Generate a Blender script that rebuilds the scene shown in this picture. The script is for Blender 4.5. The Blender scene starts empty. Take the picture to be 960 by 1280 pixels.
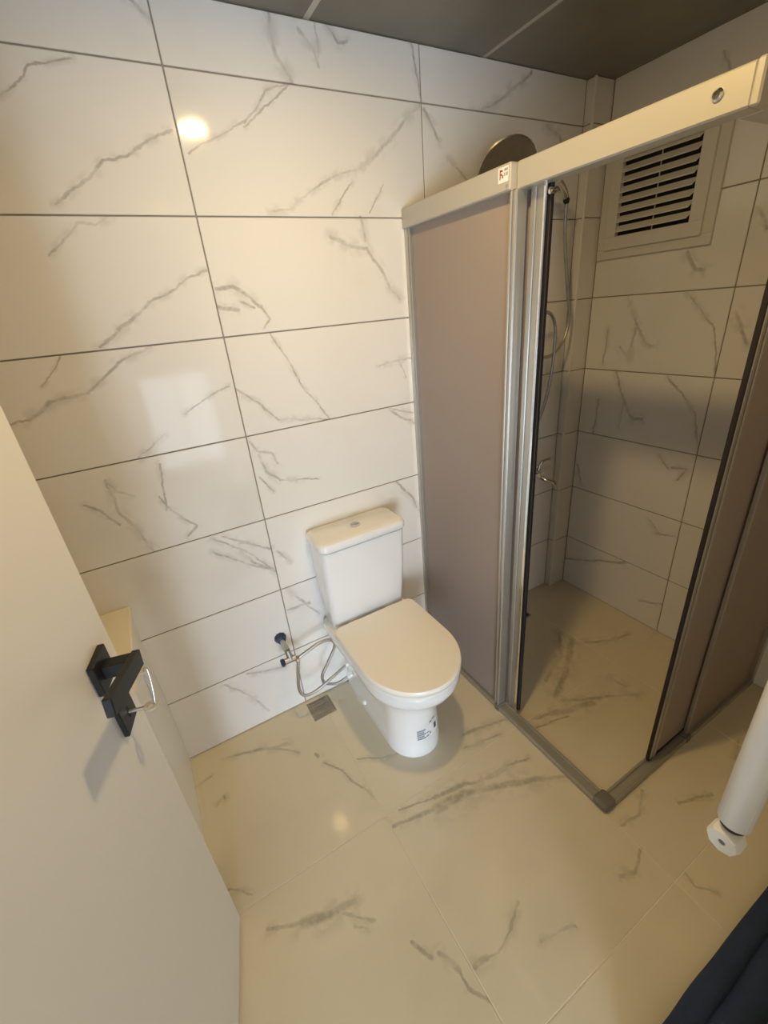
import bpy, bmesh, math, random
from mathutils import Vector, Matrix

C = bpy.context.scene.collection
SC = bpy.context.scene

# ---------------------------------------------------------------- camera, light, exposure
cam_d = bpy.data.cameras.new('camera')
cam = bpy.data.objects.new('camera', cam_d); C.objects.link(cam)
cam_d.sensor_fit = 'VERTICAL'; cam_d.sensor_height = 36.0
cam_d.lens = 36.0 * 542.2 / 1280.0
cam_d.clip_start = 0.02
R_ = Vector((0.86121665, -0.50099007, -0.08552679))
U_ = Vector((0.28024826, 0.32772681, 0.90225055))
F_ = Vector((0.42398914, 0.80100193, -0.42264538))
M = Matrix((R_, U_, -F_)).transposed().to_4x4()
M.translation = Vector((-1.88141641, -1.43325205, 1.53045432))
cam.matrix_world = M
SC.camera = cam

w = bpy.data.worlds.new('sky'); SC.world = w; w.use_nodes = True
bg = w.node_tree.nodes['Background']
bg.inputs[0].default_value = (0.62, 0.74, 0.95, 1); bg.inputs[1].default_value = 2.0

LAMP_W, DAY_W = 10.4, 74.0
LAMP_COL, DAY_COL = (1.0, 0.70, 0.30), (0.74, 0.86, 1.0)
LAMP_X, LAMP_Y, CEIL = -1.40, -0.76, 2.23
WIN = (-3.45, -2.25, 0.05, 1.20, -3.70)          # hall window x0 x1 z0 z1 y
GLARE_WIN = (-1.85, -1.10, 0.10, 1.15, -3.70)         # unseen panel, added to make a glare patch on the tiles
for W_, P_ in ((WIN, DAY_W), (GLARE_WIN, 5.0)):  # the second light is added, only for the glare on the wall tiles
    ld = bpy.data.lights.new('daylight_and_glare', 'AREA'); ld.shape = 'RECTANGLE'
    ld.size, ld.size_y, ld.energy, ld.color = W_[1]-W_[0]-.1, W_[3]-W_[2]-.1, P_, DAY_COL
    lo = bpy.data.objects.new('daylight_and_glare', ld); C.objects.link(lo)
    lo.location = ((W_[0]+W_[1])/2, W_[4]+.005, (W_[2]+W_[3])/2)
    lo.rotation_euler = (math.radians(90), 0, 0)     # looks along +y
vs = SC.view_settings
vs.view_transform = 'Standard'; vs.look = 'None'; vs.gamma = 1.0; vs.use_curve_mapping = False
vs.exposure = -0.06
SC.cycles.max_bounces = 10; SC.cycles.glossy_bounces = 6; SC.cycles.diffuse_bounces = 6; SC.cycles.use_denoising = True
SC.cycles.blur_glossy = 0.1; SC.cycles.sample_clamp_indirect = 20.0
DOOR_LEAN = 1.2
VEINS_W1 = [(4.5,[(-1.643,2.2),(-1.617,2.178),(-1.599,2.163)]),(2.6,[(-1.947,2.003),(-1.89,2.045),(-1.876,2.063),(-1.837,2.073),(-1.789,2.083)]),(3.4,[(-1.912,1.813),(-1.879,1.838),(-1.818,1.874),(-1.784,1.902),(-1.727,1.922),(-1.664,1.956),(-1.613,1.974)]),(2.6,[(-1.584,1.928),(-1.542,1.952),(-1.485,1.98),(-1.428,2.006),(-1.393,2.036),(-1.36,2.072),(-1.294,2.094)]),(3.4,[(-1.961,1.716),(-1.908,1.753),(-1.882,1.781),(-1.841,1.778),(-1.8,1.798)]),(6.2,[(-1.321,2.23),(-1.322,2.195),(-1.313,2.145),(-1.278,2.099)]),(4.3,[(-1.243,2.206),(-1.205,2.174),(-1.195,2.14)]),(2.7,[(-1.195,2.239),(-1.191,2.159)]),(4.3,[(-1.167,2.238),(-1.129,2.195),(-1.104,2.201)]),(3.6,[(-0.888,2.23),(-0.862,2.098)]),(2.7,[(-1.285,2.095),(-1.43,1.996)]),(5.5,[(-0.869,2.088),(-0.99,1.992),(-1.049,1.946),(-1.11,1.92)]),(3.5,[(-1.11,1.92),(-1.149,1.91),(-1.244,1.868),(-1.306,1.837),(-1.336,1.812)]),(3.0,[(-1.125,1.887),(-1.204,1.805)]),(2.3,[(-1.019,1.879),(-1.073,1.811)]),(3.5,[(-1.306,1.837),(-1.336,1.812),(-1.399,1.807)]),(5.1,[(-1.109,1.796),(-1.102,1.735)]),(6.3,[(-1.221,1.747),(-1.167,1.721),(-1.099,1.713)]),(5.4,[(-1.099,1.713),(-1.056,1.659),(-1.019,1.593),(-0.98,1.558)]),(5.8,[(-1.589,1.62),(-1.546,1.628),(-1.506,1.599),(-1.476,1.569)]),(3.7,[(-1.476,1.569),(-1.455,1.529),(-1.478,1.504)]),(5.8,[(-1.597,1.577),(-1.545,1.563)]),(3.6,[(-1.533,1.584),(-1.496,1.568)]),(3.3,[(-1.462,1.496),(-1.42,1.401),(-1.374,1.3),(-1.304,1.197)]),(4.0,[(-1.6,1.343),(-1.547,1.295),(-1.488,1.232),(-1.378,1.206),(-1.301,1.197)]),(4.4,[(-1.089,1.348),(-1.007,1.357),(-0.936,1.356)]),(3.0,[(-1.007,1.357),(-0.977,1.296)]),(5.4,[(-1.057,1.187),(-1.014,1.148),(-0.963,1.126),(-0.953,1.111)]),(3.1,[(-1.046,1.188),(-0.954,1.153)]),(4.7,[(-1.594,1.176),(-1.575,1.139),(-1.527,1.119),(-1.517,1.083)]),(4.8,[(-1.578,1.126),(-1.562,1.068),(-1.522,1.025)]),(3.6,[(-1.522,1.025),(-1.383,0.991)]),(2.8,[(-1.588,1.051),(-1.552,0.991)]),(5.1,[(-1.051,0.889),(-0.986,0.803),(-0.947,0.712)]),(4.3,[(-1.702,0.836),(-1.603,0.781)]),(5.1,[(-1.708,0.806),(-1.675,0.747),(-1.602,0.68)]),(4.3,[(-1.79,0.886),(-1.683,0.79),(-1.607,0.686)]),(3.5,[(-1.754,0.88),(-1.604,0.778)]),(4.3,[(-1.793,0.831),(-1.718,0.764),(-1.607,0.686)]),(3.7,[(-1.584,0.757),(-1.54,0.695)]),(5.6,[(-1.574,0.581),(-1.522,0.497),(-1.473,0.418)]),(6.4,[(-1.59,0.493),(-1.5,0.487)]),(4.8,[(-1.889,0.276),(-1.818,0.176),(-1.755,0.047)]),(4.9,[(-1.796,0.276),(-1.65,0.229)]),(4.3,[(-1.923,1.505),(-1.884,1.527),(-1.806,1.575),(-1.771,1.602)]),(3.3,[(-1.771,1.602),(-1.721,1.618),(-1.672,1.648),(-1.609,1.669)]),(3.1,[(-2.196,1.332),(-2.156,1.351),(-2.128,1.35)]),(6.2,[(-2.128,1.35),(-2.07,1.387)]),(4.3,[(-2.07,1.387),(-1.981,1.397),(-1.927,1.431),(-1.877,1.47),(-1.803,1.492)]),(2.0,[(-2.074,1.426),(-2.009,1.492)]),(3.5,[(-1.914,1.197),(-1.829,1.249)]),(3.0,[(-1.758,1.298),(-1.677,1.341),(-1.616,1.358)]),(3.5,[(-2.015,1.153),(-1.997,1.116),(-1.963,1.088)]),(2.9,[(-2.015,1.153),(-2.015,1.059)]),(4.1,[(-2.09,1.095),(-2.061,1.071),(-2.022,1.014)]),(4.9,[(-2.012,1.102),(-2.015,1.059),(-1.99,0.998),(-1.962,0.899)]),(3.8,[(-1.902,1.071),(-1.879,1.018),(-1.817,0.94),(-1.849,0.913)]),(3.7,[(-1.868,1.166),(-1.892,1.022)]),(5.1,[(-0.848,2.077),(-0.792,2.005)]),(5.4,[(-0.393,2.218),(-0.48,2.165),(-0.582,2.11),(-0.662,2.093)]),(7.5,[(-0.304,2.081),(-0.238,2.053),(-0.187,1.973)]),(4.1,[(-0.758,1.959),(-0.655,1.886)])]
VEINS_W2 = [(5.0,[(-0.212,1.492),(-0.26,1.387)]),(6.6,[(-0.26,1.387),(-0.317,1.307),(-0.351,1.302)]),(6.0,[(-0.263,1.366),(-0.251,1.245),(-0.207,1.292)]),(4.5,[(-0.14,1.367),(-0.134,1.216)]),(3.7,[(-0.44,1.488),(-0.505,1.423),(-0.56,1.363),(-0.6,1.198)]),(6.9,[(-0.616,1.414),(-0.67,1.313)]),(5.3,[(-0.205,1.185),(-0.246,1.092)]),(7.1,[(-0.246,1.092),(-0.31,0.994),(-0.352,1.001)]),(4.5,[(-0.257,1.069),(-0.253,0.945)]),(4.8,[(-0.131,1.061),(-0.128,0.895)]),(4.0,[(-0.43,1.185),(-0.501,1.12),(-0.557,1.058),(-0.591,0.92)]),(5.0,[(-0.511,0.821),(-0.571,0.826),(-0.543,0.776)]),(5.1,[(-0.458,0.858),(-0.499,0.815)]),(5.4,[(-0.504,0.504),(-0.582,0.52)]),(4.6,[(-0.462,0.553),(-0.522,0.503)]),(6.5,[(-0.052,0.149),(-0.118,0.176),(-0.28,0.245),(-0.392,0.29)]),(5.7,[(-0.491,0.116),(-0.578,0.154),(-0.656,0.166)]),(7.2,[(-0.413,1.622),(-0.455,1.562),(-0.485,1.559)]),(5.1,[(-0.61,1.72),(-0.648,1.657)]),(5.0,[(-0.419,2.16),(-0.45,2.1)]),(7.3,[(-0.058,0.721),(-0.094,0.617)])]
VEINS_F = [(7.9,[(-1.875,-0.11),(-1.797,-0.142),(-1.737,-0.161)]),(4.7,[(-1.962,-0.081),(-1.875,-0.11)]),(4.7,[(-1.797,-0.142),(-1.714,-0.218)]),(3.7,[(-2.104,-0.137),(-2.031,-0.131)]),(4.4,[(-1.646,-0.314),(-1.603,-0.38),(-1.582,-0.445),(-1.549,-0.528)]),(3.8,[(-1.532,-0.371),(-1.448,-0.427),(-1.324,-0.459)]),(5.6,[(-1.973,-0.686),(-1.888,-0.725)]),(11.3,[(-1.888,-0.725),(-1.811,-0.748),(-1.741,-0.76)]),(4.5,[(-1.784,-0.765),(-1.713,-0.825)]),(3.6,[(-2.046,-0.531),(-1.99,-0.578)]),(6.6,[(-1.54,-0.647),(-1.472,-0.664),(-1.387,-0.681)]),(17.7,[(-1.387,-0.681),(-1.284,-0.694)]),(12.5,[(-1.284,-0.694),(-1.139,-0.747),(-1.019,-0.805)]),(7.0,[(-1.019,-0.805),(-0.949,-0.838)]),(4.1,[(-1.495,-0.616),(-1.375,-0.648)]),(9.7,[(-1.375,-0.648),(-1.261,-0.666)]),(5.7,[(-1.261,-0.666),(-1.169,-0.7),(-1.097,-0.705)]),(5.3,[(-1.648,-0.92),(-1.621,-0.973)]),(7.2,[(-1.6,-0.979),(-1.578,-1.027)]),(3.9,[(-1.578,-1.027),(-1.577,-1.069),(-1.546,-1.12)]),(6.1,[(-1.539,-1.043),(-1.503,-1.048)]),(3.2,[(-1.503,-1.048),(-1.472,-1.058),(-1.392,-1.026)]),(5.5,[(-1.411,-1.034),(-1.35,-1.005)]),(4.2,[(-1.361,-1.094),(-1.258,-1.124)]),(8.3,[(-0.701,-0.619),(-0.623,-0.663),(-0.515,-0.717),(-0.425,-0.77)]),(8.0,[(-0.861,-0.613),(-0.784,-0.638)]),(14.6,[(-0.784,-0.638),(-0.701,-0.667),(-0.61,-0.691)]),(4.7,[(-0.884,-0.65),(-0.737,-0.68)]),(9.4,[(-0.383,-0.337),(-0.499,-0.443),(-0.671,-0.51)]),(14.5,[(-0.37,-0.403),(-0.56,-0.52),(-0.702,-0.588)]),(7.7,[(-0.338,-0.453),(-0.239,-0.511),(-0.129,-0.535)]),(8.6,[(-0.439,-0.65),(-0.432,-0.719)]),(6.4,[(-1.135,-0.515),(-1.009,-0.54),(-0.944,-0.557)]),(4.6,[(-1.173,-0.56),(-1.021,-0.592)]),(5.1,[(-1.183,-0.694),(-1.098,-0.697),(-1.009,-0.719)]),(5.2,[(-0.781,-1.011),(-0.86,-1.045),(-0.936,-1.035)]),(5.2,[(-0.726,-1.096),(-0.612,-1.134)]),(4.3,[(-0.42,-1.119),(-0.331,-1.089)]),(5.8,[(-1.059,-1.116),(-1.016,-1.134)]),(4.7,[(-1.016,-1.134),(-0.946,-1.106)]),(3.4,[(-0.903,-1.206),(-0.91,-1.238),(-0.875,-1.281)]),(5.7,[(-2.021,-0.245),(-2.028,-0.25)]),(5.7,[(-2.002,-0.234),(-2.001,-0.242)]),(6.2,[(-1.66,-0.266),(-1.657,-0.276)]),(3.3,[(-1.765,-0.808),(-1.738,-0.829)])]

# ---------------------------------------------------------------- materials
def nodes(name):
    m = bpy.data.materials.new(name); m.use_nodes = True
    nt = m.node_tree; return m, nt, nt.nodes['Principled BSDF']
def mat(name, col, rough=.4, metal=0.0, spec=.5, noise=0.0, nscale=20, bump=0.0, bscale=60, trans=0.0, coat=0.0):
    m, nt, b = nodes(name)
    b.inputs['Base Color'].default_value = (*col, 1); b.inputs['Roughness'].default_value = rough
    b.inputs['Metallic'].default_value = metal; b.inputs['Specular IOR Level'].default_value = spec
    b.inputs['Transmission Weight'].default_value = trans; b.inputs['Coat Weight'].default_value = coat
    if noise:
        n = nt.nodes.new('ShaderNodeTexNoise'); n.inputs['Scale'].default_value = nscale; n.inputs['Detail'].default_value = 5
        g = nt.nodes.new('ShaderNodeNewGeometry'); nt.links.new(g.outputs['Position'], n.inputs['Vector'])
        r = nt.nodes.new('ShaderNodeMix'); r.data_type = 'RGBA'
        r.inputs['A'].default_value = (*[c*(1-noise) for c in col], 1); r.inputs['B'].default_value = (*[min(1, c*(1+noise)) for c in col], 1)
        nt.links.new(n.outputs['Fac'], r.inputs['Factor']); nt.links.new(r.outputs['Result'], b.inputs['Base Color'])
    if bump:
        n = nt.nodes.new('ShaderNodeTexNoise'); n.inputs['Scale'].default_value = bscale; n.inputs['Detail'].default_value = 3
        g = nt.nodes.new('ShaderNodeNewGeometry'); nt.links.new(g.outputs['Position'], n.inputs['Vector'])
        bp = nt.nodes.new('ShaderNodeBump'); bp.inputs['Strength'].default_value = bump; bp.inputs['Distance'].default_value = .01
        nt.links.new(n.outputs['Fac'], bp.inputs['Height']); nt.links.new(bp.outputs['Normal'], b.inputs['Normal'])
    return m
def emit(name, col, s):
    m = bpy.data.materials.new(name); m.use_nodes = True; nt = m.node_tree
    nt.nodes.clear(); e = nt.nodes.new('ShaderNodeEmission'); o = nt.nodes.new('ShaderNodeOutputMaterial')
    e.inputs[0].default_value = (*col, 1); e.inputs[1].default_value = s; nt.links.new(e.outputs[0], o.inputs[0]); return m

def marble(name, polys, swz, base, vein, seed, rough, ripple):
    """glossy marble-print tile: veins are printed along the polylines (tile-local metres), frayed by noise"""
    m, nt, b = nodes(name); N = nt.nodes; L = nt.links
    def vm(op, a, c=None, s=None):
        n = N.new('ShaderNodeVectorMath'); n.operation = op
        for i, v in ((0, a), (1, c)):
            if v is None: continue
            if isinstance(v, (tuple, list)): n.inputs[i].default_value = v
            else: L.new(v, n.inputs[i])
        if s is not None:
            if isinstance(s, (int, float)): n.inputs['Scale'].default_value = s
            else: L.new(s, n.inputs['Scale'])
        return n.outputs['Value'] if op in ('DOT_PRODUCT', 'LENGTH') else n.outputs['Vector']
    def ma(op, a, c=None, clamp=False):
        n = N.new('ShaderNodeMath'); n.operation = op; n.use_clamp = clamp
        for i, v in ((0, a), (1, c)):
            if v is None: continue
            if isinstance(v, (int, float)): n.inputs[i].default_value = v
            else: L.new(v, n.inputs[i])
        return n.outputs[0]
    def mr(v, a, c, d, e, smooth=True):
        n = N.new('ShaderNodeMapRange'); n.interpolation_type = 'SMOOTHSTEP' if smooth else 'LINEAR'
        L.new(v, n.inputs['Value'])
        for k, x in (('From Min', a), ('From Max', c), ('To Min', d), ('To Max', e)): n.inputs[k].default_value = x
        return n.outputs['Result']
    tc = N.new('ShaderNodeTexCoord'); sp = N.new('ShaderNodeSeparateXYZ'); L.new(tc.outputs['Object'], sp.inputs[0])
    cb = N.new('ShaderNodeCombineXYZ')
    L.new(sp.outputs[swz[0]], cb.inputs[0]); L.new(sp.outputs[swz[1]], cb.inputs[1]); cb.inputs[2].default_value = 0
    P = cb.outputs[0]
    def noise(scale, detail, off, vec=P):
        v = vm('ADD', vec, (seed*3.7+off, seed*1.9-off, seed*.77))
        n = N.new('ShaderNodeTexNoise'); n.inputs['Scale'].default_value = scale; n.inputs['Detail'].default_value = detail
        L.new(v, n.inputs['Vector']); return n
    w1 = vm('SCALE', vm('SUBTRACT', noise(16, 3, 0).outputs['Color'], (.5, .5, .5)), s=.022)
    w2 = vm('SCALE', vm('SUBTRACT', noise(85, 2, 5).outputs['Color'], (.5, .5, .5)), s=.0055)
    Q = vm('MULTIPLY', vm('ADD', vm('ADD', P, w1), w2), (1, 1, 0))
    best = None
    for wmm, pts in polys:
        for a, c in zip(pts[:-1], pts[1:]):
            dx, dy = c[0]-a[0], c[1]-a[1]; l2 = dx*dx+dy*dy+1e-9
            q = vm('SUBTRACT', Q, (a[0], a[1], 0))
            h = ma('MULTIPLY', vm('DOT_PRODUCT', q, (dx, dy, 0)), 1/l2, True)
            d = vm('LENGTH', vm('SUBTRACT', q, vm('SCALE', (dx, dy, 0), s=h)))
            d = ma('MULTIPLY', d, 1000.0/(wmm*1.25))
            best = d if best is None else ma('MINIMUM', best, d)
    fleck = noise(9, 4, 11).outputs['Fac']; fine = noise(60, 3, 17).outputs['Fac']
    cloud = mr(noise(3.2, 6, 23).outputs['Fac'], .5, .78, 0, .13)
    if best is not None:
        core = ma('MULTIPLY', mr(best, .25, 1.25, 1, 0), mr(fleck, .3, .62, .35, 1.0))
        core = ma('MULTIPLY', core, mr(fine, .25, .6, .55, 1))
        halo = ma('MULTIPLY', mr(best, .5, 4.5, .24, 0), mr(noise(24, 3, 31).outputs['Fac'], .42, .62, 0, 1))
        f = ma('MAXIMUM', ma('MAXIMUM', ma('MULTIPLY', core, .68), halo), cloud)
    else: f = cloud
    mx = N.new('ShaderNodeMix'); mx.data_type = 'RGBA'
    mx.inputs['A'].default_value = (*base, 1); mx.inputs['B'].default_value = (*vein, 1)
    L.new(f, mx.inputs['Factor']); L.new(mx.outputs['Result'], b.inputs['Base Color'])
    b.inputs['Roughness'].default_value = rough; b.inputs['Specular IOR Level'].default_value = .5
    bp = N.new('ShaderNodeBump'); bp.inputs['Strength'].default_value = ripple; bp.inputs['Distance'].default_value = .01
    L.new(noise(5.5, 2, 41).outputs['Fac'], bp.inputs['Height']); L.new(bp.outputs['Normal'], b.inputs['Normal'])
    return m

# ---------------------------------------------------------------- mesh helpers
def obj(name, bm, m, parent=None, smooth=False, label=None, angle=40):
    bmesh.ops.recalc_face_normals(bm, faces=bm.faces)
    me = bpy.data.meshes.new(name); bm.to_mesh(me); bm.free()
    if m: me.materials.append(m)
    if smooth:
        me.polygons.foreach_set('use_smooth', [True]*len(me.polygons))
        me.set_sharp_from_angle(angle=math.radians(angle))
    o = bpy.data.objects.new(name, me); C.objects.link(o)
    if parent: o.parent = parent
    if label: o['label'] = label
    return o
def thing(name, label, cat, loc=(0, 0, 0), group=None):
    o = bpy.data.objects.new(name, None); C.objects.link(o); o.location = loc; o.empty_display_size = .05
    o['label'] = label; o['category'] = cat
    if group: o['group'] = group
    return o
def tag(o, label, cat, group=None):
    o['label'] = label; o['category'] = cat
    if group: o['group'] = group
    return o
def struct(o): o['kind'] = 'structure'; return o
def B(bm, x0, x1, y0, y1, z0, z1, bev=0.0, seg=1):
    t = bmesh.new(); bmesh.ops.create_cube(t, size=1)
    for v in t.verts: v.co = Vector(((x0+x1)/2+v.co.x*(x1-x0), (y0+y1)/2+v.co.y*(y1-y0), (z0+z1)/2+v.co.z*(z1-z0)))
    if bev: bmesh.ops.bevel(t, geom=list(t.edges), offset=bev, segments=seg, profile=.5, affect='EDGES')
    merge(bm, t)
def merge(bm, t):
    me = bpy.data.meshes.new('tmp'); t.to_mesh(me); t.free(); bm.from_mesh(me); bpy.data.meshes.remove(me)
def loft(bm, rings, cap=True, closed=True):
    vs_ = [[bm.verts.new(p) for p in r] for r in rings]
    n = len(vs_[0])
    for a, b in zip(vs_[:-1], vs_[1:]):
        for i in range(n if closed else n-1):
            bm.faces.new((a[i], a[(i+1) % n], b[(i+1) % n], b[i]))
    if cap:
        bm.faces.new(vs_[0][::-1]); bm.faces.new(vs_[-1])
def smoothpath(pts, n=8):
    P = [Vector(p) for p in pts]; out = []
    for i in range(len(P)-1):
        p0, p1, p2, p3 = P[max(i-1, 0)], P[i], P[i+1], P[min(i+2, len(P)-1)]
        for k in range(n):
            t = k/n
            out.append(.5*((2*p1)+(p2-p0)*t+(2*p0-5*p1+4*p2-p3)*t*t+(3*p1-p0-3*p2+p3)*t**3))
    out.append(P[-1]); return out
def tube(bm, pts, r, seg=10, ripple=0):
    P = [Vector(p) for p in pts]; rings = []
    up = None
    for i, p in enumerate(P):
        t = (P[min(i+1, len(P)-1)]-P[max(i-1, 0)]).normalized()
        if up is None: up = t.orthogonal().normalized()
        up = (up - t*up.dot(t)).normalized(); s = t.cross(up)
        rr = (r[i] if isinstance(r, (list, tuple)) else r)*(1+(ripple if i % 2 else -ripple))
        rings.append([p+(up*math.cos(a)+s*math.sin(a))*rr for a in [2*math.pi*k/seg for k in range(seg)]])
    loft(bm, rings)
def cyl(bm, a, b, r, seg=16, r2=None):
    tube(bm, [a, b], [r, r if r2 is None else r2], seg)
def lathe(bm, origin, axis, prof, seg=20):
    """prof: list of (distance along axis, radius)"""
    o = Vector(origin); t = Vector(axis).normalized(); up = t.orthogonal().normalized(); s = t.cross(up)
    loft(bm, [[o+t*d+(up*math.cos(a)+s*math.sin(a))*max(r, 1e-4) for a in [2*math.pi*k/seg for k in range(seg)]] for d, r in prof])
def box(name, m, parent, *a, label=None, bev=0.0, seg=1, smooth=False):
    bm = bmesh.new(); B(bm, *a, bev=bev, seg=seg); return obj(name, bm, m, parent, smooth=smooth, label=label)

# ---------------------------------------------------------------- palette
WALL_BASE, WALL_VEIN = (.80, .775, .73), (.30, .265, .22)
FLOOR_BASE, FLOOR_VEIN = (.68, .61, .45), (.27, .235, .17)
M_grout = mat('wall_grout', (.30, .265, .22), .9, noise=.15)
M_fgrout = mat('floor_grout', (.74, .68, .56), .6, noise=.1)
M_plain = marble('plain_wall_tile', [], (0, 2), WALL_BASE, WALL_VEIN, 3, .16, .03)
M_paint = mat('white_wall_paint', (.74, .72, .68), .8, bump=.05)
M_door = mat('white_door_lacquer', (.80, .79, .76), .34, noise=.015, nscale=4)
M_dedge = mat('door_edge_band', (.72, .70, .66), .4)
M_black = mat('matt_black_metal', (.004, .004, .004), .5, metal=.0)
M_chrome = mat('chrome', (.72, .72, .70), .12, metal=1)
M_steel = mat('brushed_steel', (.50, .48, .44), .36, metal=1, noise=.15, nscale=40)
M_alu = mat('satin_aluminium', (.52, .50, .46), .36, metal=.8)
M_alub = mat('bright_aluminium', (.86, .86, .86), .10, metal=1)
M_rail = mat('pale_powder_coated_rail', (.50, .48, .43), .40, metal=.3)
M_plas = mat('dark_grey_plastic', (.16, .15, .135), .5)
M_seal = mat('black_rubber_seal', (.012, .008, .008), .6)
M_sill = mat('grey_bottom_rail', (.40, .375, .32), .42, metal=.5)
M_cer = mat('white_glazed_ceramic', (.86, .86, .85), .09, coat=.4)
M_seat = mat('white_duroplast_seat', (.90, .87, .80), .22)
M_white = mat('white_plastic', (.80, .79, .75), .35)
M_grille = mat('off_white_grille_plastic', (.66, .64, .57), .42, noise=.04, nscale=30)
M_dark = mat('near_black_matt', (.012, .011, .009), .9)  # near-black colour, stands in for the shade behind the vent slats
M_rad = mat('white_enamel', (.84, .84, .83), .25)
M_navy = mat('navy_fabric', (.017, .034, .078), .85, noise=.25, nscale=14, bump=.3, bscale=240)
M_ceil = mat('grey_stone_print_panel', (.185, .175, .145), .38, noise=.45, nscale=4.5)
M_strip = mat('pale_panel_joint', (.52, .50, .45), .45)
M_cab = mat('white_cabinet_lacquer', (.78, .77, .73), .30)
M_top = mat('cream_counter', (.84, .78, .64), .28)
M_blue = mat('dark_blue_valve_cap', (.015, .035, .085), .4)
M_label = mat('white_paper_label', (.84, .84, .84), .6)
M_grey = mat('grey_label_print', (.30, .32, .36), .6)
M_ink = mat('dark_label_print', (.08, .08, .09), .6)
M_red = mat('red_label_print', (.30, .035, .03), .6)
M_rust = mat('dirty_drain_metal', (.30, .26, .20), .5, metal=.6, noise=.5, nscale=45)
M_glass = mat('window_glass', (1, 1, 1), .02, trans=1)
M_silic = mat('clear_key_plastic', (.52, .50, .44), .3)
# milky acrylic shower sheet: lets a little light through, shows nothing behind
M_sheet, nt, b = nodes('mauve_acrylic_sheet')
b.inputs['Base Color'].default_value = (.46, .385, .34, 1); b.inputs['Roughness'].default_value = .42
tr = nt.nodes.new('ShaderNodeBsdfTranslucent'); tr.inputs[0].default_value = (.46, .40, .36, 1)
mxs = nt.nodes.new('ShaderNodeMixShader'); mxs.inputs[0].default_value = .30
nt.links.new(b.outputs[0], mxs.inputs[1]); nt.links.new(tr.outputs[0], mxs.inputs[2])
nt.links.new(mxs.outputs[0], nt.nodes['Material Output'].inputs[0])

# ---------------------------------------------------------------- room shell
XL, YF = -2.50, -1.46                        # left wall, doorway wall
def shell(name, m, *a): return struct(box(name, m, None, *a))
wall_back = shell('wall_back', M_grout, XL-.1, .1, .0, .1, -.1, CEIL+.1)
wall_right = shell('wall_right', M_grout, .0, .1, YF-.12, .0, -.1, CEIL+.1)
wall_left = shell('wall_left', M_paint, XL-.1, XL, YF, .0, -.1, CEIL+.1)
floor = shell('floor', M_fgrout, XL-.1, .1, YF-.14, .1, -.1, -.0015)
ceiling = shell('ceiling', M_strip, XL-.1, .1, YF-.12, .1, CEIL+.002, CEIL+.1)
DX0, DX1, DH = -2.275, -1.375, 2.08          # doorway
bm = bmesh.new()
B(bm, XL-.1, DX0, YF-.12, YF, -.1, CEIL+.1); B(bm, DX1, .1, YF-.12, YF, -.1, CEIL+.1); B(bm, DX0, DX1, YF-.12, YF, DH, CEIL+.1)
wall_front = struct(obj('wall_front', bm, M_plain))
bm = bmesh.new()
B(bm, DX0, DX0+.02, YF-.125, YF+.004, 0, DH, .002); B(bm, DX1-.02, DX1, YF-.125, YF+.004, 0, DH, .002); B(bm, DX0, DX1, YF-.125, YF+.004, DH-.02, DH, .002)
struct(obj('trim_1', bm, M_door))

cache = {}
def tile(parent, cx, cy, cz, sx, sy, sz, m):
    k = (round(sx, 4), round(sy, 4), round(sz, 4))
    if k not in cache:
        bm = bmesh.new(); B(bm, -sx/2, sx/2, -sy/2, sy/2, -sz/2, sz/2, bev=.0012)
        me = bpy.data.meshes.new('tile'); bmesh.ops.recalc_face_normals(bm, faces=bm.faces); bm.to_mesh(me); bm.free()
        me.materials.append(M_plain); cache[k] = me
    o = bpy.data.objects.new('tile', cache[k]); C.objects.link(o)
    o.location = (cx, cy, cz); o.parent = parent
    o.material_slots[0].link = 'OBJECT'; o.material_slots[0].material = m
    return o
def pick(veins, u0, u1, v0, v1):
    cu, cv = (u0+u1)/2, (v0+v1)/2; out = []
    for wmm, pts in veins:
        mu = sum(p[0] for p in pts)/len(pts); mv = sum(p[1] for p in pts)/len(pts)
        inside = [u0-.004 <= p[0] <= u1+.004 and v0-.004 <= p[1] <= v1+.004 for p in pts]
        if (u0 <= mu <= u1 and v0 <= mv <= v1) or sum(inside) >= 2 or (sum(inside) and len(pts) == 2):
            out.append((wmm, [(p[0]-cu, p[1]-cv) for p in pts]))
    return out
ROWS = [0, .2946] + [.2946+.3*k for k in range(1, 7)] + [CEIL]
G = .0019                                     # half a joint
rnd = random.Random(7)
def rand_veins(w_, h_):
    out = []
    for _ in range(rnd.choice((1, 2, 2))):
        x, y = rnd.uniform(-w_/2, w_/2), h_/2*rnd.choice((-1, 1)); dx, dy = rnd.uniform(.03, .07)*rnd.choice((-1, 1)), -math.copysign(rnd.uniform(.03, .05), y)
        pts = [(x, y)]
        for _ in range(rnd.randint(3, 6)): x += dx*rnd.uniform(.5, 1.4); y += dy*rnd.uniform(.3, 1.3); pts.append((x, y))
        out.append((rnd.uniform(3, 5), pts))
    return out
seed = 0
def lay(parent, veins, us, vs2, place, swz, base, vein, rough, ripple, g, auto=True):
    global seed
    for u0, u1 in zip(us[:-1], us[1:]):
        for v0, v1 in zip(vs2[:-1], vs2[1:]):
            seed += 1
            p = pick(veins, u0, u1, v0, v1)
            if not p and auto: p = rand_veins(u1-u0, v1-v0)
            m = marble('marble_tile', p, swz, base, vein, seed, rough, ripple)
            place(parent, (u0+u1)/2, (v0+v1)/2, u1-u0-2*g, v1-v0-2*g, m)
T = .004
lay(wall_back, VEINS_W1, [XL, -2.344, -1.602, -.860, -.1095], ROWS,
    lambda P, u, v, su, sv, m: tile(P, u, -T/2, v, su, T, sv, m), (0, 2), WALL_BASE, WALL_VEIN, .075, .07, G, auto=False)
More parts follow.
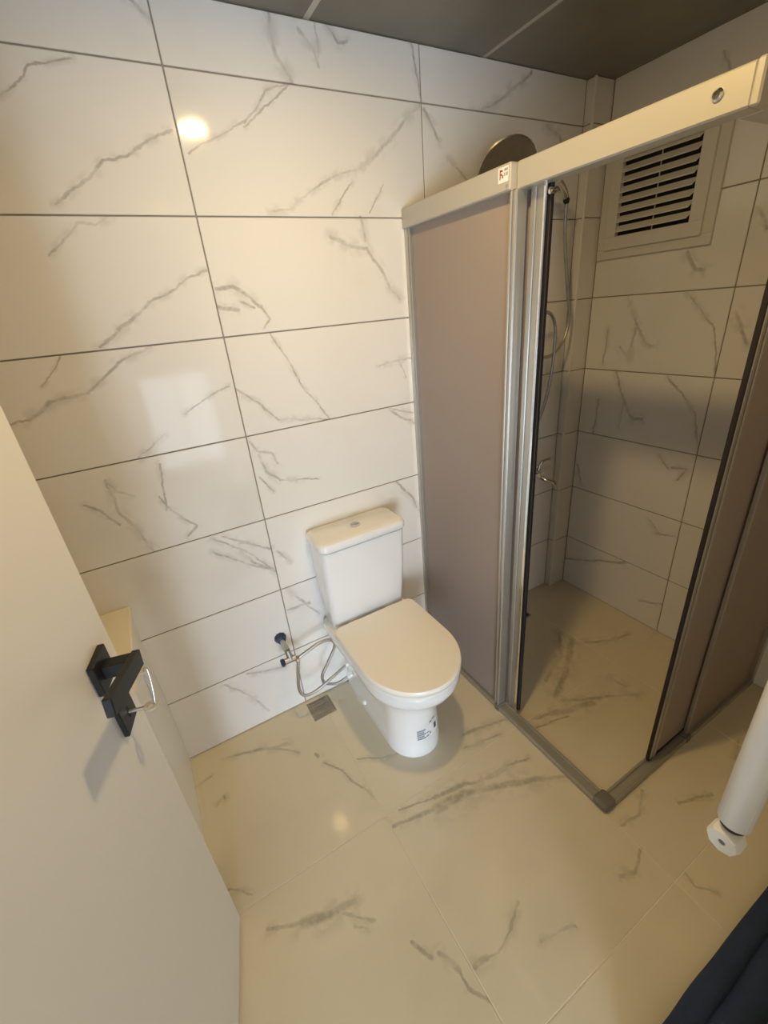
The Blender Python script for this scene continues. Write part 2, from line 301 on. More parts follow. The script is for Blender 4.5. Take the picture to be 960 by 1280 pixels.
lay(wall_right, VEINS_W2, [YF, -1.337, -.595, -.0435], ROWS,
    lambda P, u, v, su, sv, m: tile(P, -T/2, u, v, T, su, sv, m), (1, 2), WALL_BASE, WALL_VEIN, .10, .045, G, auto=False)
lay(floor, VEINS_F, [XL, -2.147, -1.547, -.947, -.347, 0], [YF-.13, -1.206, -.606, -.006],
    lambda P, u, v, su, sv, m: tile(P, u, v, -T/2, su, sv, T, m), (0, 1), FLOOR_BASE, FLOOR_VEIN, .065, .03, .0012, auto=False)
# boxed pipe chase in the corner, tiled in the same courses
chase = struct(box('trim_2', M_grout, None, -.104, -.002, -.037, -.002, 0, CEIL))
for z0, z1 in zip(ROWS[:-1], ROWS[1:]):
    tile(chase, -.0535, -.0205, (z0+z1)/2, .107-.001, .040, z1-z0-2*G, M_plain)
struct(box('trim_3', M_white, None, -.1115, -.1015, -.0445, -.0345, 0.001, CEIL, bev=.0035, seg=2))   # plastic corner bead
# ceiling: stone-print panels with pale joint strips
xs = [XL, -2.436, -1.826, -1.216, -.606, 0]
for a, c in zip(xs[:-1], xs[1:]):
    if a > XL or c-a > .1: box('panel', M_ceil, ceiling, a+.009, c-.009, YF, 0, CEIL, CEIL+.008, bev=.001)

# ---------------------------------------------------------------- hall behind the doorway
HX0, HX1, HY = -4.3, .6, WIN[4]
M_hall = mat('beige_hall_paint', (.42, .40, .37), .8)
shell('wall_hall_left', M_hall, HX0-.1, HX0, HY, YF-.12, -.1, 2.5)
shell('wall_hall_right', M_hall, HX1, HX1+.1, HY, YF-.12, -.1, 2.5)
shell('ceiling_hall', M_hall, HX0, HX1, HY, YF-.12, 2.4, 2.5)
shell('floor_hall', mat('hall_floor', (.40, .37, .32), .35), HX0, HX1, HY, YF-.14, -.1, 0)
bm = bmesh.new()
B(bm, HX0, WIN[0], HY-.15, HY, -.1, 2.5); B(bm, WIN[1], GLARE_WIN[0], HY-.15, HY, -.1, 2.5); B(bm, GLARE_WIN[1], HX1, HY-.15, HY, -.1, 2.5)
for W_ in (WIN, GLARE_WIN):
    B(bm, W_[0], W_[1], HY-.15, HY, -.1, W_[2]); B(bm, W_[0], W_[1], HY-.15, HY, W_[3], 2.5)
struct(obj('wall_hall_window', bm, M_hall))
for k, W_ in enumerate((WIN, GLARE_WIN)):
    bm = bmesh.new(); xm = (W_[0]+W_[1])/2
    for a in ((W_[0], W_[0]+.05, W_[2], W_[3]), (W_[1]-.05, W_[1], W_[2], W_[3]), (W_[0], W_[1], W_[2], W_[2]+.05), (W_[0], W_[1], W_[3]-.05, W_[3]), (xm-.03, xm+.03, W_[2], W_[3])):
        B(bm, a[0], a[1], HY-.07, HY-.02, a[2], a[3], .003)
    win = struct(obj('window_%d' % (k+1), bm, M_white))  # the second one is added as frame for the glare light
    box('pane', M_glass, win, W_[0]+.04, W_[1]-.04, HY-.048, HY-.042, W_[2]+.04, W_[3]-.04)

# ---------------------------------------------------------------- recessed ceiling lamp
t = thing('ceiling_downlight', 'round white recessed downlight in the grey panel ceiling', 'ceiling light', (LAMP_X, LAMP_Y, CEIL))
bm = bmesh.new(); n = 28
prof = [(.046, -.001), (.046, -.008), (.060, -.006), (.064, .0005)]
loft(bm, [[(r*math.cos(2*math.pi*k/n), r*math.sin(2*math.pi*k/n), z) for k in range(n)] for r, z in prof], cap=False)
obj('trim_ring', bm, M_white, t, True)
bm = bmesh.new(); lathe(bm, (0, 0, -.004), (0, 0, 1), [(0, .045), (.003, .045)], 28)
obj('lens', bm, emit('warm_lamp_lens', LAMP_COL, 5.0), t)
la = bpy.data.lights.new('downlight', 'AREA'); la.shape = 'DISK'; la.size = .09; la.energy = LAMP_W; la.color = LAMP_COL
lb = bpy.data.objects.new('downlight', la); C.objects.link(lb); lb.location = (LAMP_X, LAMP_Y, CEIL-.012)

# ---------------------------------------------------------------- toilet
TX = -1.297
toilet = thing('toilet', 'white close-coupled ceramic toilet with closed lid against the marble wall', 'toilet', (TX, -.3, 0))
def P0(o): return Vector((TX, -.3, 0))
def dring(hw, yb, yf, z, a, n=28, rb=.03):
    """D outline: straight back with rounded corners, straight sides, half-ellipse front (towards -y)"""
    ys = yf+a; pts = []
    for k in range(5):
        t_ = math.pi/2*k/4; pts.append((-hw+rb-rb*math.sin(t_), yb-rb+rb*math.cos(t_)))
    for k in range(5): pts.append((-hw, yb-rb+(ys-yb+rb)*k/4))
    for k in range(1, n):
        t_ = math.pi*k/n; pts.append((-hw*math.cos(t_), ys-a*math.sin(t_)))
    for k in range(5): pts.append((hw, ys+(yb-rb-ys)*k/4))
    for k in range(5):
        t_ = math.pi/2*k/4; pts.append((hw-rb+rb*math.cos(t_), yb-rb+rb*math.sin(t_)))
    out = []
    for q in pts:
        if not out or (q[0]-out[-1][0])**2+(q[1]-out[-1][1])**2 > 1e-9: out.append(q)
    return [Vector((x, y+.3, z)) for x, y in out]
SECT = [(0, .107, -.02, -.503, .115), (.012, .109, -.02, -.505, .117), (.05, .107, -.02, -.503, .115), (.14, .104, -.02, -.498, .112), (.215, .106, -.02, -.50, .115),
        (.262, .114, -.02, -.512, .125), (.297, .132, -.02, -.538, .145), (.322, .155, -.02, -.570, .172), (.345, .170, -.02, -.592, .19), (.368, .176, -.02, -.602, .198), (.392, .176, -.02, -.603, .20), (.402, .172, -.022, -.598, .196)]
bm = bmesh.new(); loft(bm, [dring(hw, yb, yf, z, a) for z, hw, yb, yf, a in SECT]); obj('bowl', bm, M_cer, toilet, True, angle=50)
def rrect(hw, y0, y1, z, r, bow=0, n=5):
    pts = []
    for cx, cy, s in ((hw-r, y1-r, 0), (-hw+r, y1-r, 1), (-hw+r, y0+r, 2), (hw-r, y0+r, 3)):
        for k in range(n+1):
            t_ = math.pi/2*(s+k/n); pts.append((cx+r*math.cos(t_), cy+r*math.sin(t_)))
    # bow the front edge
    return [Vector((x, y-(bow*(1-(x/hw)**2) if y < (y0+y1)/2 else 0)+.3, z)) for x, y in pts]
bm = bmesh.new()
loft(bm, [rrect(.150, -.128, -.02, .402, .02), rrect(.158, -.135, -.018, .412, .022), rrect(.168, -.152, -.012, .60, .024), rrect(.172, -.162, -.01, .766, .024), rrect(.168, -.158, -.01, .7665, .024)])
obj('tank', bm, M_cer, toilet, True)
bm = bmesh.new()
loft(bm, [rrect(.166, -.156, -.008, .7695, .024), rrect(.174, -.165, -.008, .7700, .026), rrect(.178, -.168, -.006, .774, .028, .004), rrect(.179, -.170, -.006, .792, .028, .004), rrect(.175, -.166, -.008, .802, .028, .004), rrect(.166, -.156, -.014, .807, .026, .004)])
lid = obj('tank_lid', bm, M_cer, toilet, True)
bm = bmesh.new(); lathe(bm, (0, .3-.085, .806), (0, 0, 1), [(0, .021), (.003, .021), (.004, .019), (.004, .0)], 24); obj('button_ring', bm, M_chrome, lid, True)
bm = bmesh.new(); lathe(bm, (-.0085, .3-.085, .808), (0, 0, 1), [(0, .008), (.0045, .008), (.005, .0)], 16); obj('flush_button', bm, M_steel, lid, True)
bm = bmesh.new(); lathe(bm, (.0085, .3-.085, .808), (0, 0, 1), [(0, .008), (.0045, .008), (.005, .0)], 16); obj('flush_button', bm, M_steel, lid, True)
bm = bmesh.new()
loft(bm, [dring(.172, -.165, -.600, .404, .20), dring(.178, -.16, -.608, .408, .205), dring(.178, -.16, -.608, .416, .205), dring(.174, -.163, -.603, .420, .20)])
obj('seat', bm, M_seat, toilet, True)
bm = bmesh.new()
loft(bm, [dring(.174, -.158, -.604, .4225, .20), dring(.178, -.153, -.610, .426, .206), dring(.178, -.153, -.610, .434, .206), dring(.175, -.156, -.606, .439, .202), dring(.166, -.163, -.597, .4405, .195)])
obj('seat_lid', bm, M_seat, toilet, True)
for s in (-1, 1):
    bm = bmesh.new(); lathe(bm, (s*.085-.02, .3-.146, .418), (1, 0, 0), [(0, .009), (.002, .011), (.038, .011), (.04, .009)], 14); obj('hinge', bm, M_white, toilet, True)
    bm = bmesh.new(); lathe(bm, (s*.1085, .3-.20, .055), (s, 0, 0), [(-.006, .012), (.003, .012), (.006, .007)], 14); obj('fixing_cap', bm, M_white, toilet, True)
def pedestal(th, z, off=.0009):
    """point on the pedestal front; th measured from -y towards +x"""
    for s0, s1 in zip(SECT[:-1], SECT[1:]):
        if s0[0] <= z <= s1[0]: f = (z-s0[0])/(s1[0]-s0[0]); break
    hw = s0[1]+(s1[1]-s0[1])*f; yf = s0[3]+(s1[3]-s0[3])*f; a = s0[4]+(s1[4]-s0[4])*f
    n_ = Vector((math.sin(th)/hw, -math.cos(th)/a, 0)).normalized()
    return Vector((hw*math.sin(th), yf+a-a*math.cos(th)+.3, z))+n_*off
def patch(bm, t0, t1, z0, z1, off, n=6):
    R = [[bm.verts.new(pedestal(math.radians(t0-9+(t1-t0)*i/n), z-.010, off)) for i in range(n+1)] for z in (z0, (z0+z1)/2, z1)]
    for a, c in zip(R[:-1], R[1:]):
        for i in range(n): bm.faces.new((a[i], a[i+1], c[i+1], c[i]))
bm = bmesh.new(); patch(bm, -13, 42, .094, .150, .0008); st = obj('sticker', bm, M_label, toilet, label='small printed paper sticker')
bm = bmesh.new()
for k in range(5): patch(bm, -12, 7-4*(k % 2), .0985+.0095*k, .1055+.0095*k, .0013)
patch(bm, 8, 14, .100, .108, .0013); patch(bm, 9, 15, .118, .124, .0013); patch(bm, 16, 20, .106, .116, .0013)
obj('print', bm, M_grey, st)
bm = bmesh.new(); patch(bm, 29, 37, .112, .140, .0013); obj('emblem', bm, M_ink, st)
bm = bmesh.new(); patch(bm, 17, 23, .160, .166, .001); patch(bm, 25, 33, .166, .171, .001); obj('printed_mark', bm, M_ink, toilet)

# ---------------------------------------------------------------- angle valve, hoses, floor drain
v = thing('angle_valve', 'chrome twin angle valve with dark blue cap on wall left of toilet', 'valve', (-1.645, 0, .375))
def V(*p): return (p[0]+1.645, p[1], p[2]-.375)
bm = bmesh.new(); lathe(bm, V(-1.645, -.004, .383), (0, -1, 0), [(0, .024), (.006, .024), (.014, .018), (.022, .017), (.024, .010)], 10); obj('wall_cap', bm, M_blue, v, True, label='dark blue plastic cap')
bm = bmesh.new(); cyl(bm, V(-1.645, -.02, .382), V(-1.643, -.085, .37), .010); cyl(bm, V(-1.644, -.06, .376), V(-1.643, -.083, .371), .013, 6); cyl(bm, V(-1.643, -.082, .372), V(-1.640, -.102, .340), .012)
cyl(bm, V(-1.665, -.100, .342), V(-1.622, -.100, .342), .012); obj('body', bm, M_steel, v, True)
bm = bmesh.new(); lathe(bm, V(-1.664, -.10, .342), (-1, 0, 0), [(0, .008), (.004, .015), (.012, .016), (.016, .012)], 8); obj('knob', bm, M_blue, v, True)
bm = bmesh.new(); cyl(bm, V(-1.626, -.100, .342), V(-1.612, -.102, .335), .010, 6); obj('outlet_nut', bm, M_chrome, v, True)
def hose(name, pts, r, label, m=M_steel, cat='hose', ends=None, n=10):
    bm = bmesh.new(); tube(bm, smoothpath(pts, n), r, 8, ripple=.07)
    h = obj(name, bm, m, None, True, angle=80); tag(h, label, cat)
    for p, q in ends or []:
        bm = bmesh.new(); cyl(bm, p, q, r*1.5, 8); obj('end_nut', bm, M_white if name == 'braided_hose' else M_chrome, h, True)
    return h
hose('braided_hose', [(-1.612, -.103, .336), (-1.575, -.105, .350), (-1.52, -.105, .364), (-1.474, -.102, .353), (-1.460, -.10, .312), (-1.500, -.10, .245), (-1.532, -.10, .195), (-1.528, -.10, .152), (-1.48, -.10, .118), (-1.425, -.10, .124)], .0065,
     'braided steel hose making the upper loop beside the toilet', ends=[((-1.428, -.10, .124), (-1.404, -.10, .126))])
hose('braided_hose', [(-1.616, -.108, .330), (-1.632, -.112, .25), (-1.637, -.112, .19), (-1.622, -.118, .155), (-1.575, -.120, .152), (-1.50, -.118, .178), (-1.425, -.10, .190)], .0065,
     'braided steel hose hanging straight down from the valve then bending up', ends=[((-1.428, -.10, .189), (-1.404, -.10, .192))])
d = thing('floor_drain', 'small square metal floor drain at the wall left of toilet', 'drain', (-1.556, -.075, 0))
def ring4(bm, s, wd, z0, z1):
    B(bm, -s, s, -s, -s+wd, z0, z1, .0006); B(bm, -s, s, s-wd, s, z0, z1, .0006); B(bm, -s, -s+wd, -s+wd, s-wd, z0, z1, .0006); B(bm, s-wd, s, -s+wd, s-wd, z0, z1, .0006)
bm = bmesh.new(); ring4(bm, .05, .007, 0, .004); obj('frame', bm, M_rust, d)
bm = bmesh.new(); B(bm, -.042, .042, -.042, .042, 0, .0022, .0006)
for k in range(5): B(bm, -.03, .03, -.03+.014*k, -.026+.014*k, .002, .0032)
obj('grate', bm, M_rust, d)
d = thing('floor_drain', 'square floor drain inside the shower beneath the tap', 'drain', (-.44, -.115, 0))
bm = bmesh.new(); ring4(bm, .05, .007, 0, .004); obj('frame', bm, M_rust, d)
bm = bmesh.new(); B(bm, -.042, .042, -.042, .042, 0, .0022, .0006); obj('grate', bm, M_dark, d)

# ---------------------------------------------------------------- shower enclosure
SH = 1.82; XA, YB = -.925, -.972
s = thing('shower_enclosure', 'square corner shower cabin with mauve acrylic sheets and aluminium frame', 'shower cabin', (-.46, -.48, 0))
S0 = Vector((-.46, -.48, 0))
def sb(name, m, *a, parent=s, label=None, bev=.002, seg=1):
    bm = bmesh.new(); B(bm, a[0]-S0.x, a[1]-S0.x, a[2]-S0.y, a[3]-S0.y, a[4], a[5], bev, seg); return obj(name, bm, m, parent, label=label)
def sbs(name, m, boxes, parent=s, label=None, bev=.0015):
    bm = bmesh.new()
    for a in boxes: B(bm, a[0]-S0.x, a[1]-S0.x, a[2]-S0.y, a[3]-S0.y, a[4], a[5], bev)
    return obj(name, bm, m, parent, label=label)
# side facing the toilet
sbs('wall_profile', M_alu, [(-.947, -.915, -.030, -.0045, .0, SH-.055), (-.951, -.947, -.022, -.0045, 0, SH-.055)])
sb('top_rail', M_rail, -.958, -.905, -.492, -.0045, SH-.057, SH, bev=.003)
sb('top_rail', M_rail, -.938, -.893, YB-.003, -.493, SH-.057, SH, bev=.003)
sbs('bottom_rail', M_sill, [(-.948, -.906, YB+.02, -.0045, 0, .018), (-.948, -.938, YB+.02, -.0045, .018, .022), (-.916, -.906, YB+.02, -.0045, .018, .024)])
sb('fixed_sheet', M_sheet, -.934, -.929, -.482, -.028, .018, SH-.057, bev=0)
sbs('post', M_alu, [(-.947, -.912, -.506, -.480, .018, SH-.057), (-.951, -.947, -.5065, -.500, .018, SH-.057), (-.951, -.947, -.492, -.486, .018, SH-.057)])
sb('post_foot', M_plas, -.953, -.905, -.512, -.488, 0, .030)
dA = sb('sliding_door', M_sheet, -.899, -.894, -.530, -.10, .032, SH-.05, bev=0)
sbs('door_frame', M_alu, [(-.908, -.885, -.556, -.512, .026, SH-.05), (-.912, -.908, -.532, -.524, .026, SH-.05), (-.908, -.885, -.51, -.10, .026, .046)], dA)
sb('door_handle', M_alub, -.914, -.908, -.565, -.556, .026, SH-.05, parent=dA, bev=.002, label='bright polished edge grip')
sb('door_seal', M_seal, -.903, -.890, -.570, -.556, .026, SH-.05, parent=dA, label='black rubber edge seal')
bm = bmesh.new(); lathe(bm, Vector((-.91, -.578, SH-.075))-S0, (-1, 0, 0), [(-.01, .007), (.006, .007), (.008, .004)], 12); obj('roller', bm, M_chrome, dA, True)
# side facing the doorway
sb('wall_profile', M_alu, -.030, -.0045, -.992, -.960, 0, SH-.055)
sb('top_rail', M_rail, -.892, -.0045, -.985, -.938, SH-.057, SH, bev=.003)
sbs('bottom_rail', M_sill, [(-.905, -.0045, -.992, -.952, 0, .018), (-.905, -.0045, -.992, -.984, .018, .022), (-.905, -.0045, -.960, -.952, .018, .024)])
sb('fixed_sheet', M_sheet, -.478, -.028, -.978, -.973, .018, SH-.057, bev=0)
sbs('post', M_alu, [(-.481, -.475, -.983, -.970, .018, SH-.057)])
sb('post_foot', M_plas, -.494, -.468, -.994, -.950, 0, .030)
dB = sb('sliding_door', M_sheet, -.655, -.18, -.965, -.960, .036, SH-.05, bev=0)
sbs('door_frame', M_alu, [(-.684, -.648, -.969, -.955, .032, SH-.05), (-.668, -.662, -.972, -.969, .032, SH-.05)], dB)
sb('door_seal', M_seal, -.690, -.684, -.968, -.956, .030, SH-.05, parent=dB, label='black rubber edge seal')
sb('bottom_seal', M_seal, -.688, -.18, -.967, -.957, .022, .036, parent=dB)
# corner pieces
bm = bmesh.new(); B(bm, -.951-S0.x, -.893-S0.x, YB-.022-S0.y, YB+.034-S0.y, 0, .027, .012, 3); obj('corner_connector', bm, M_plas, s, True)
sb('corner_block', M_rail, -.940, -.891, YB-.016, YB-.002, SH-.058, SH+.001, bev=.003)
bm = bmesh.new(); lathe(bm, Vector((-.937, -.925, SH-.026))-S0, (-1, 0, 0), [(-.002, .009), (.003, .009), (.006, .006), (.0065, 0)], 14); obj('screw_cap', bm, M_chrome, s, True)
# maker's sticker on the rail: red mark and grey lettering
def sp(name, m, cells, x, parent):
    bm = bmesh.new()
    for y0, y1, z0, z1 in cells: B(bm, x-.0003-S0.x, x-S0.x, y0-S0.y, y1-S0.y, z0, z1)
    return obj(name, bm, m, parent)
stk = sp('sticker', M_label, [(-.486, -.452, SH-.037, SH-.006)], -.9582, s); stk['label'] = 'small sticker with a red mark'
Y = -.456; Z = SH-.034
sp('red_mark', M_red, [(Y-.004, Y-.001, Z+.004, Z+.024), (Y-.011, Y-.004, Z+.019, Z+.023), (Y-.009, Y-.004, Z+.012, Z+.016), (Y-.013, Y-.009, Z+.006, Z+.012)], -.9586, stk)
sp('lettering', M_grey, [(Y-.028, Y-.016, Z+.019, Z+.024), (Y-.019, Y-.016, Z+.009, Z+.016), (Y-.024, Y-.021, Z+.009, Z+.016), (Y-.028, Y-.025, Z+.009, Z+.016)], -.9586, stk)
sp('printed_dot', M_grey, [(-.485, -.478, SH-.050, SH-.043)], -.9585, s)

# ---------------------------------------------------------------- shower fittings on the back wall
r = thing('shower_column', 'chrome riser pipe with round rain head behind the shower rail', 'shower', (-.36, 0, 1.4))
def Q(*p): return Vector(p)-Vector((-.36, 0, 1.4))
bm = bmesh.new(); tube(bm, [Q(*p) for p in smoothpath([(-.40, -.06, .80), (-.40, -.06, 1.2), (-.40, -.06, 1.6), (-.40, -.06, 1.87), (-.41, -.062, 1.905), (-.44, -.07, 1.925), (-.53, -.085, 1.93), (-.60, -.10, 1.925), (-.615, -.112, 1.918)], 6)], .010, 12)
obj('riser_pipe', bm, M_chrome, r, True)
bm = bmesh.new(); lathe(bm, Q(-.613, -.108, 1.922), (-.25, -.72, -.62), [(0, .012), (.006, .016), (.014, .05), (.024, .095), (.030, .10), (.034, .097), (.034, 0)], 30); obj('rain_head', bm, M_steel, r, True)
for z in (.95, 1.75):
    bm = bmesh.new(); lathe(bm, Q(-.40, -.0045, z), (0, -1, 0), [(0, .022), (.006, .022), (.012, .010), (.056, .010)], 14); obj('wall_bracket', bm, M_chrome, r, True)
bm = bmesh.new(); lathe(bm, Q(-.385, -.06, 1.40), (1, 0, 0), [(-.03, .016), (.01, .016), (.02, .012), (.045, .014), (.052, .008)], 14); obj('diverter_knob', bm, M_chrome, r, True)
bm = bmesh.new(); lathe(bm, Q(-.405, -.06, 1.865), (.9, -.35, .1), [(-.01, .016), (.03, .016), (.05, .009), (.08, .010), (.095, .014)], 12); obj('holder', bm, M_chrome, r, True)
h = thing('hand_shower', 'chrome hand shower hanging in its holder behind the aluminium post', 'hand shower', (-.305, -.105, 1.86))
H0 = Vector((-.275, -.105, 1.81))
bm = bmesh.new(); tube(bm, [Vector(p)-H0 for p in smoothpath([(-.262, -.10, 1.795), (-.278, -.105, 1.815), (-.315, -.115, 1.835), (-.36, -.125, 1.842)], 5)], [.011]*10+[.012]*6, 12); obj('handle', bm, M_chrome, h, True)
bm = bmesh.new(); lathe(bm, Vector((-.385, -.132, 1.845))-H0, (-.35, -.25, -.9), [(-.012, .012), (-.006, .034), (.01, .040), (.014, .036), (.014, 0)], 20); obj('head', bm, M_chrome, h, True)
bm = bmesh.new(); lathe(bm, Vector((-.262, -.10, 1.797))-H0, (.3, -.1, -1), [(0, .010), (.012, .012), (.022, .008)], 12); obj('hose_nut', bm, M_black, h, True)
hose('shower_hose', [(-.286, -.10, 1.832), (-.262, -.085, 1.72), (-.218, -.08, 1.55), (-.192, -.08, 1.44), (-.205, -.08, 1.36), (-.25, -.08, 1.305), (-.31, -.08, 1.285), (-.375, -.085, 1.31), (-.40, -.09, 1.38), (-.37, -.09, 1.45), (-.32, -.09, 1.455), (-.285, -.09, 1.40), (-.275, -.085, 1.28), (-.285, -.08, 1.16), (-.315, -.08, 1.06), (-.36, -.075, .96), (-.385, -.07, .86)], .0068,
     'chrome shower hose hanging in a loop inside the cabin', m=M_steel, n=9)
mx_ = thing('shower_tap', 'small chrome lever tap low on the shower back wall', 'tap', (-.315, 0, .755))
def K(*p): return Vector(p)-Vector((-.315, 0, .755))
bm = bmesh.new(); lathe(bm, K(-.315, -.0045, .755), (0, -1, 0), [(0, .030), (.006, .030), (.014, .018), (.030, .018), (.07, .022), (.095, .022), (.1, .016)], 18); cyl(bm, K(-.385, -.055, .79), K(-.31, -.06, .76), .013); cyl(bm, K(-.398, -.065, .865), K(-.385, -.055, .78), .013)
obj('body', bm, M_chrome, mx_, True)
bm = bmesh.new(); tube(bm, [K(*p) for p in smoothpath([(-.315, -.08, .775), (-.31, -.083, .80), (-.295, -.09, .818), (-.265, -.10, .825)], 5)], [.013]*5+[.010]*5+[.0075]*6, 10); obj('lever', bm, M_chrome, mx_, True)
bm = bmesh.new(); tube(bm, [K(*p) for p in smoothpath([(-.315, -.085, .745), (-.30, -.11, .732), (-.275, -.13, .722), (-.262, -.14, .705)], 5)], .012, 12); obj('spout', bm, M_chrome, mx_, True)

# ---------------------------------------------------------------- ventilation grille
g = thing('ventilation_grille', 'white plastic louvred ventilation grille high on the shower wall', 'vent', (0, -.2725, 1.838))
def gb(name, m, cells, bev=.0015, parent=g):
    bm = bmesh.new()
    for x0, x1, y0, y1, z0, z1 in cells: B(bm, x0, x1, y0+.2725, y1+.2725, z0-1.838, z1-1.838, bev)
    return obj(name, bm, m, parent)
def frame(x0, x1, ya, yb_, za, zb, wd): return [(x0, x1, ya, yb_, za, za+wd), (x0, x1, ya, yb_, zb-wd, zb), (x0, x1, ya, ya+wd, za+wd, zb-wd), (x0, x1, yb_-wd, yb_, za+wd, zb-wd)]
gb('outer_frame', M_grille, frame(-.016, -.004, -.492, -.052, 1.636, 2.040, .036))
gb('inner_frame', M_grille, frame(-.026, -.006, -.458, -.086, 1.668, 2.040-.026, .046))
gb('dark_backing', M_dark, [(-.0062, -.0042, -.456, -.09, 1.672, 2.01)], 0)  # flat plate on the tiles, painted dark as shade between the slats
pit = .0325; z = 1.716
for k in range(8):
    zc = 1.7235+pit*k
    bm = bmesh.new(); t0 = .0016
    # louvre blade: top edge back, lower edge forward, one end cut on a slant
    ya, yb_ = -.412+.2725, -.132+.2725
    prof = [(-.0085, zc+.0235), (-.0085, zc+.0265), (-.0255, zc+.0070), (-.0255, zc+.0035)]
    ra = [Vector((x, ya+(.0 if i in (0, 1) else .010), zz-1.838)) for i, (x, zz) in enumerate(prof)]; rb_ = [Vector((x, yb_, zz-1.838)) for x, zz in prof]
    loft(bm, [ra, rb_]); obj('slat', bm, M_grille, g)
gb('mullion', M_grille, [(-.0125, -.008, -.2735, -.2715, 1.714, 1.985)], 0)

# ---------------------------------------------------------------- door leaf (opened into the room), handle, key
HW = .88
ax = Vector((-.246, -.969, 0)); nx = Vector((.969, -.246, 0))
door = struct(bpy.data.objects.new('door_1', None)); C.objects.link(door); door.empty_display_size = .1
edge = Vector((-2.030, -.615, .019))+ax*.008
door.matrix_world = Matrix(((ax.x, nx.x, 0, edge.x), (ax.y, nx.y, 0, edge.y), (0, 0, 1, edge.z), (0, 0, 0, 1)))
door.matrix_world = door.matrix_world @ Matrix.Rotation(math.radians(DOOR_LEAN), 4, 'Y')
bm = bmesh.new(); B(bm, 0, HW, -.040, 0, 0, 2.05, .0015); obj('leaf', bm, M_door, door)
bm = bmesh.new(); B(bm, -.0012, .0003, -.039, -.001, .001, 2.049); obj('edge_band', bm, M_dedge, door)
def db(name, m, cells, parent=door, bev=.0015):
    bm = bmesh.new()
    for a in cells: B(bm, *a, bev=bev)
    return obj(name, bm, m, parent)
HA, HZ = .076, 1.020
dh = db('door_handle', M_black, [(HA-.030, HA+.030, 0, .011, HZ-.030, HZ+.030)])
db('neck', M_black, [(HA-.011, HA+.011, .010, .062, HZ-.013, HZ+.013)], dh)
lv = db('lever', M_black, [(-.014, .126, .050, .063, -.015, .015)], dh)
lv.location = (HA, 0, HZ); lv.rotation_euler = (0, math.radians(-13), 0)
KZ = .908; KA = .066
ke = db('keyhole_rose', M_black, [(KA-.029, KA+.029, 0, .009, KZ-.029, KZ+.029)])
db('keyhole', M_dark, [(KA-.0035, KA+.0035, .009, .0096, KZ-.011, KZ+.011)], ke, 0)
for z in (.25, 1.0, 1.8): db('hinge', M_steel, [(HW-.005, HW+.012, -.012, .004, z-.05, z+.05)])
key = thing('key', 'steel key with ring and tag standing in the white door lock', 'key', (0, 0, 0))
key.matrix_world = door.matrix_world @ Matrix.Translation((KA, .009, KZ))
bm = bmesh.new(); cyl(bm, (0, 0, 0), (0, .026, 0), .0032, 8); obj('shaft', bm, M_steel, key, True)
bm = bmesh.new(); n = 18
loft(bm, [[((r_)*math.cos(2*math.pi*k/n), .036+r_*math.sin(2*math.pi*k/n), z_) for k in range(n)] for r_, z_ in ((.005, -.0012), (.0115, -.0018), (.0115, .0018), (.005, .0012), (.005, -.0012))], cap=False); obj('bow', bm, M_silic, key, True)
bm = bmesh.new(); tube(bm, smoothpath([(0, .044, .0), (-.006, .046, .020), (-.014, .047, .045), (-.020, .046, .066), (-.018, .043, .071), (-.012, .042, .062), (-.006, .043, .040), (0, .044, .0)], 6), .0011, 6); obj('wire_ring', bm, M_steel, key, True)
bm = bmesh.new(); B(bm, -.026, -.010, .034, .044, .064, .068, .001); obj('tag', bm, M_silic, key)

# ---------------------------------------------------------------- cabinet behind the door
cb_ = thing('vanity_cabinet', 'white vanity cabinet with cream top in the corner behind the door', 'cabinet', (-2.29, -.24, 0))
def cbx(name, m, *a, parent=cb_, bev=.002): 
    bm = bmesh.new(); B(bm, a[0]+2.29, a[1]+2.29, a[2]+.24, a[3]+.24, a[4], a[5], bev); return obj(name, bm, m, parent)
cbx('body', M_cab, -2.494, -2.087, -.44, -.006, 0, .715)
cbx('countertop', M_top, -2.494, -2.079, -.465, -.006, .716, .740, bev=.003)
for x in (-2.49, -2.294):
    dd = cbx('cabinet_door', M_cab, x, x+.192, -.458, -.441, .06, .705)
    cbx('handle', M_chrome, x+(.165 if x < -2.4 else .015), x+(.175 if x < -2.4 else .025), -.474, -.458, .45, .58, parent=dd)

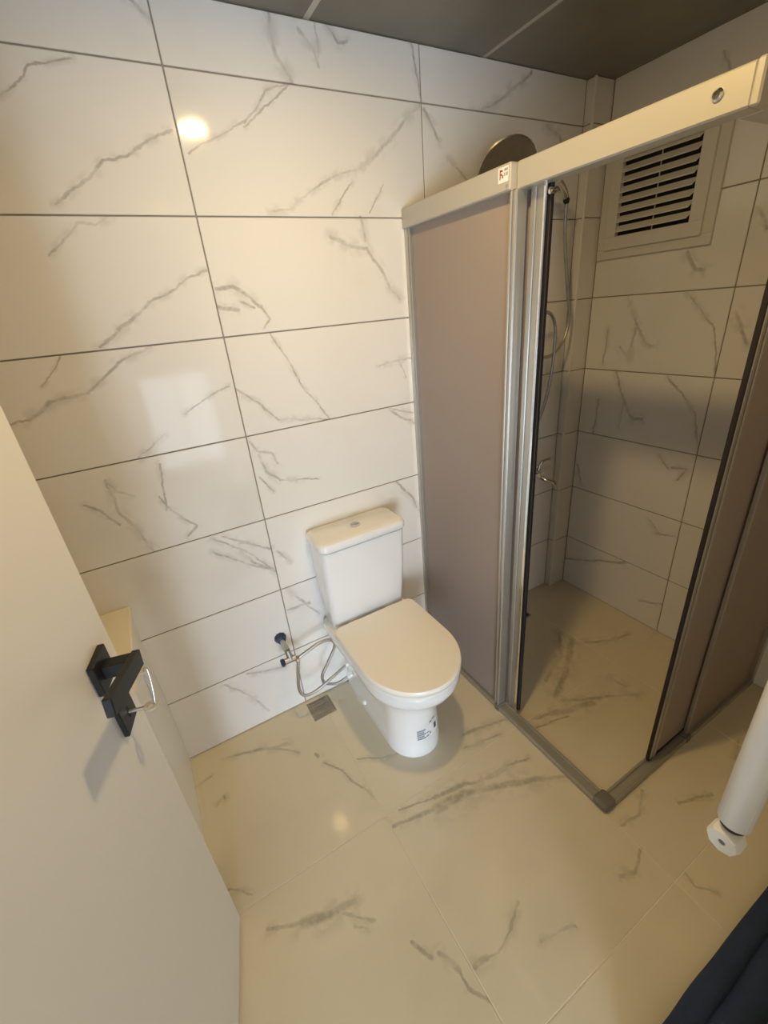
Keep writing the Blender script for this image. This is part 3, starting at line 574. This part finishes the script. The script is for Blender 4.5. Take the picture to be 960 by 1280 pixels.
# ---------------------------------------------------------------- towel radiator on the doorway wall
RX, RY, RZ = -1.265, -1.324, .772
rad = thing('towel_radiator', 'white tubular towel radiator with faceted valve cap beside the doorway', 'radiator', (RX, RY, RZ))
for k in range(2):
    bm = bmesh.new(); lathe(bm, (.46*k, 0, 0), (0, 0, 1), [(0, .020), (.003, .0225), (.80, .0225), (.803, .020)], 24); col = obj('column', bm, M_rad, rad, True)
    bm = bmesh.new(); lathe(bm, (.46*k, 0, -.010), (0, 0, 1), [(0, .017), (.010, .019)], 20); obj('joint_ring', bm, M_seal, rad, True)
    bm = bmesh.new(); cyl(bm, (.46*k, 0, -.045), (.46*k, 0, -.008), .011); cyl(bm, (.46*k, 0, -.036), (.46*k+.030, 0, -.036), .010); obj('valve_body', bm, M_white, rad, True)
    for z in (.15, .6):
        bm = bmesh.new(); cyl(bm, (.46*k, 0, z), (.46*k, YF-RY, z), .009); obj('bracket', bm, M_rad, rad, True)
for z in (.26, .30, .34, .38, .50, .54, .58, .62, .66):
    bm = bmesh.new(); cyl(bm, (0, .012, z), (.46, .012, z), .011, 12); obj('rung', bm, M_rad, rad, True)
bm = bmesh.new(); lathe(bm, (.010, 0, -.036), (-1, 0, 0), [(0, .015), (.004, .0225), (.026, .023), (.032, .0205), (.0325, .006), (.030, .0045)], 8); kn = obj('valve_cap', bm, M_white, rad, True, angle=25, label='faceted white plastic cap')
bm = bmesh.new(); lathe(bm, (-.0205, 0, -.036), (-1, 0, 0), [(0, .0042), (.0008, .0042)], 10); obj('screw', bm, M_plas, kn)

# ---------------------------------------------------------------- dark navy cloth on the floor by the doorway wall
rnd = random.Random(3)
def roll(bm, yc, zc, rr, x0, x1, ph):
    rings = []
    for i in range(29):
        x = x0+(x1-x0)*i/28; e = min(1, .45+min(i, 28-i)*.28)
        wob = .002*math.sin(i*.9+ph); n = 18; ring = []
        for k in range(n):
            a = 2*math.pi*k/n; q = rr*e*(1+.05*math.sin(3*a+i*.22+ph)+.018*math.sin(i*1.1+a))
            ring.append((x, yc+wob*.4+q*math.cos(a), max(.001, zc+q*.98*math.sin(a))))
        rings.append(ring)
    loft(bm, rings)
nb = thing('cloth', 'dark navy cloth rolled up on the floor in the near right corner', 'cloth', (-.95, -1.40, 0))
bm = bmesh.new(); roll(bm, -1.372+1.40, .030, .029, -.42, .40, 0); obj('front_fold', bm, M_navy, nb, True, angle=180)
bm = bmesh.new(); roll(bm, -1.424+1.40, .038, .034, -.42, .41, 2); obj('rear_fold', bm, M_navy, nb, True, angle=180)
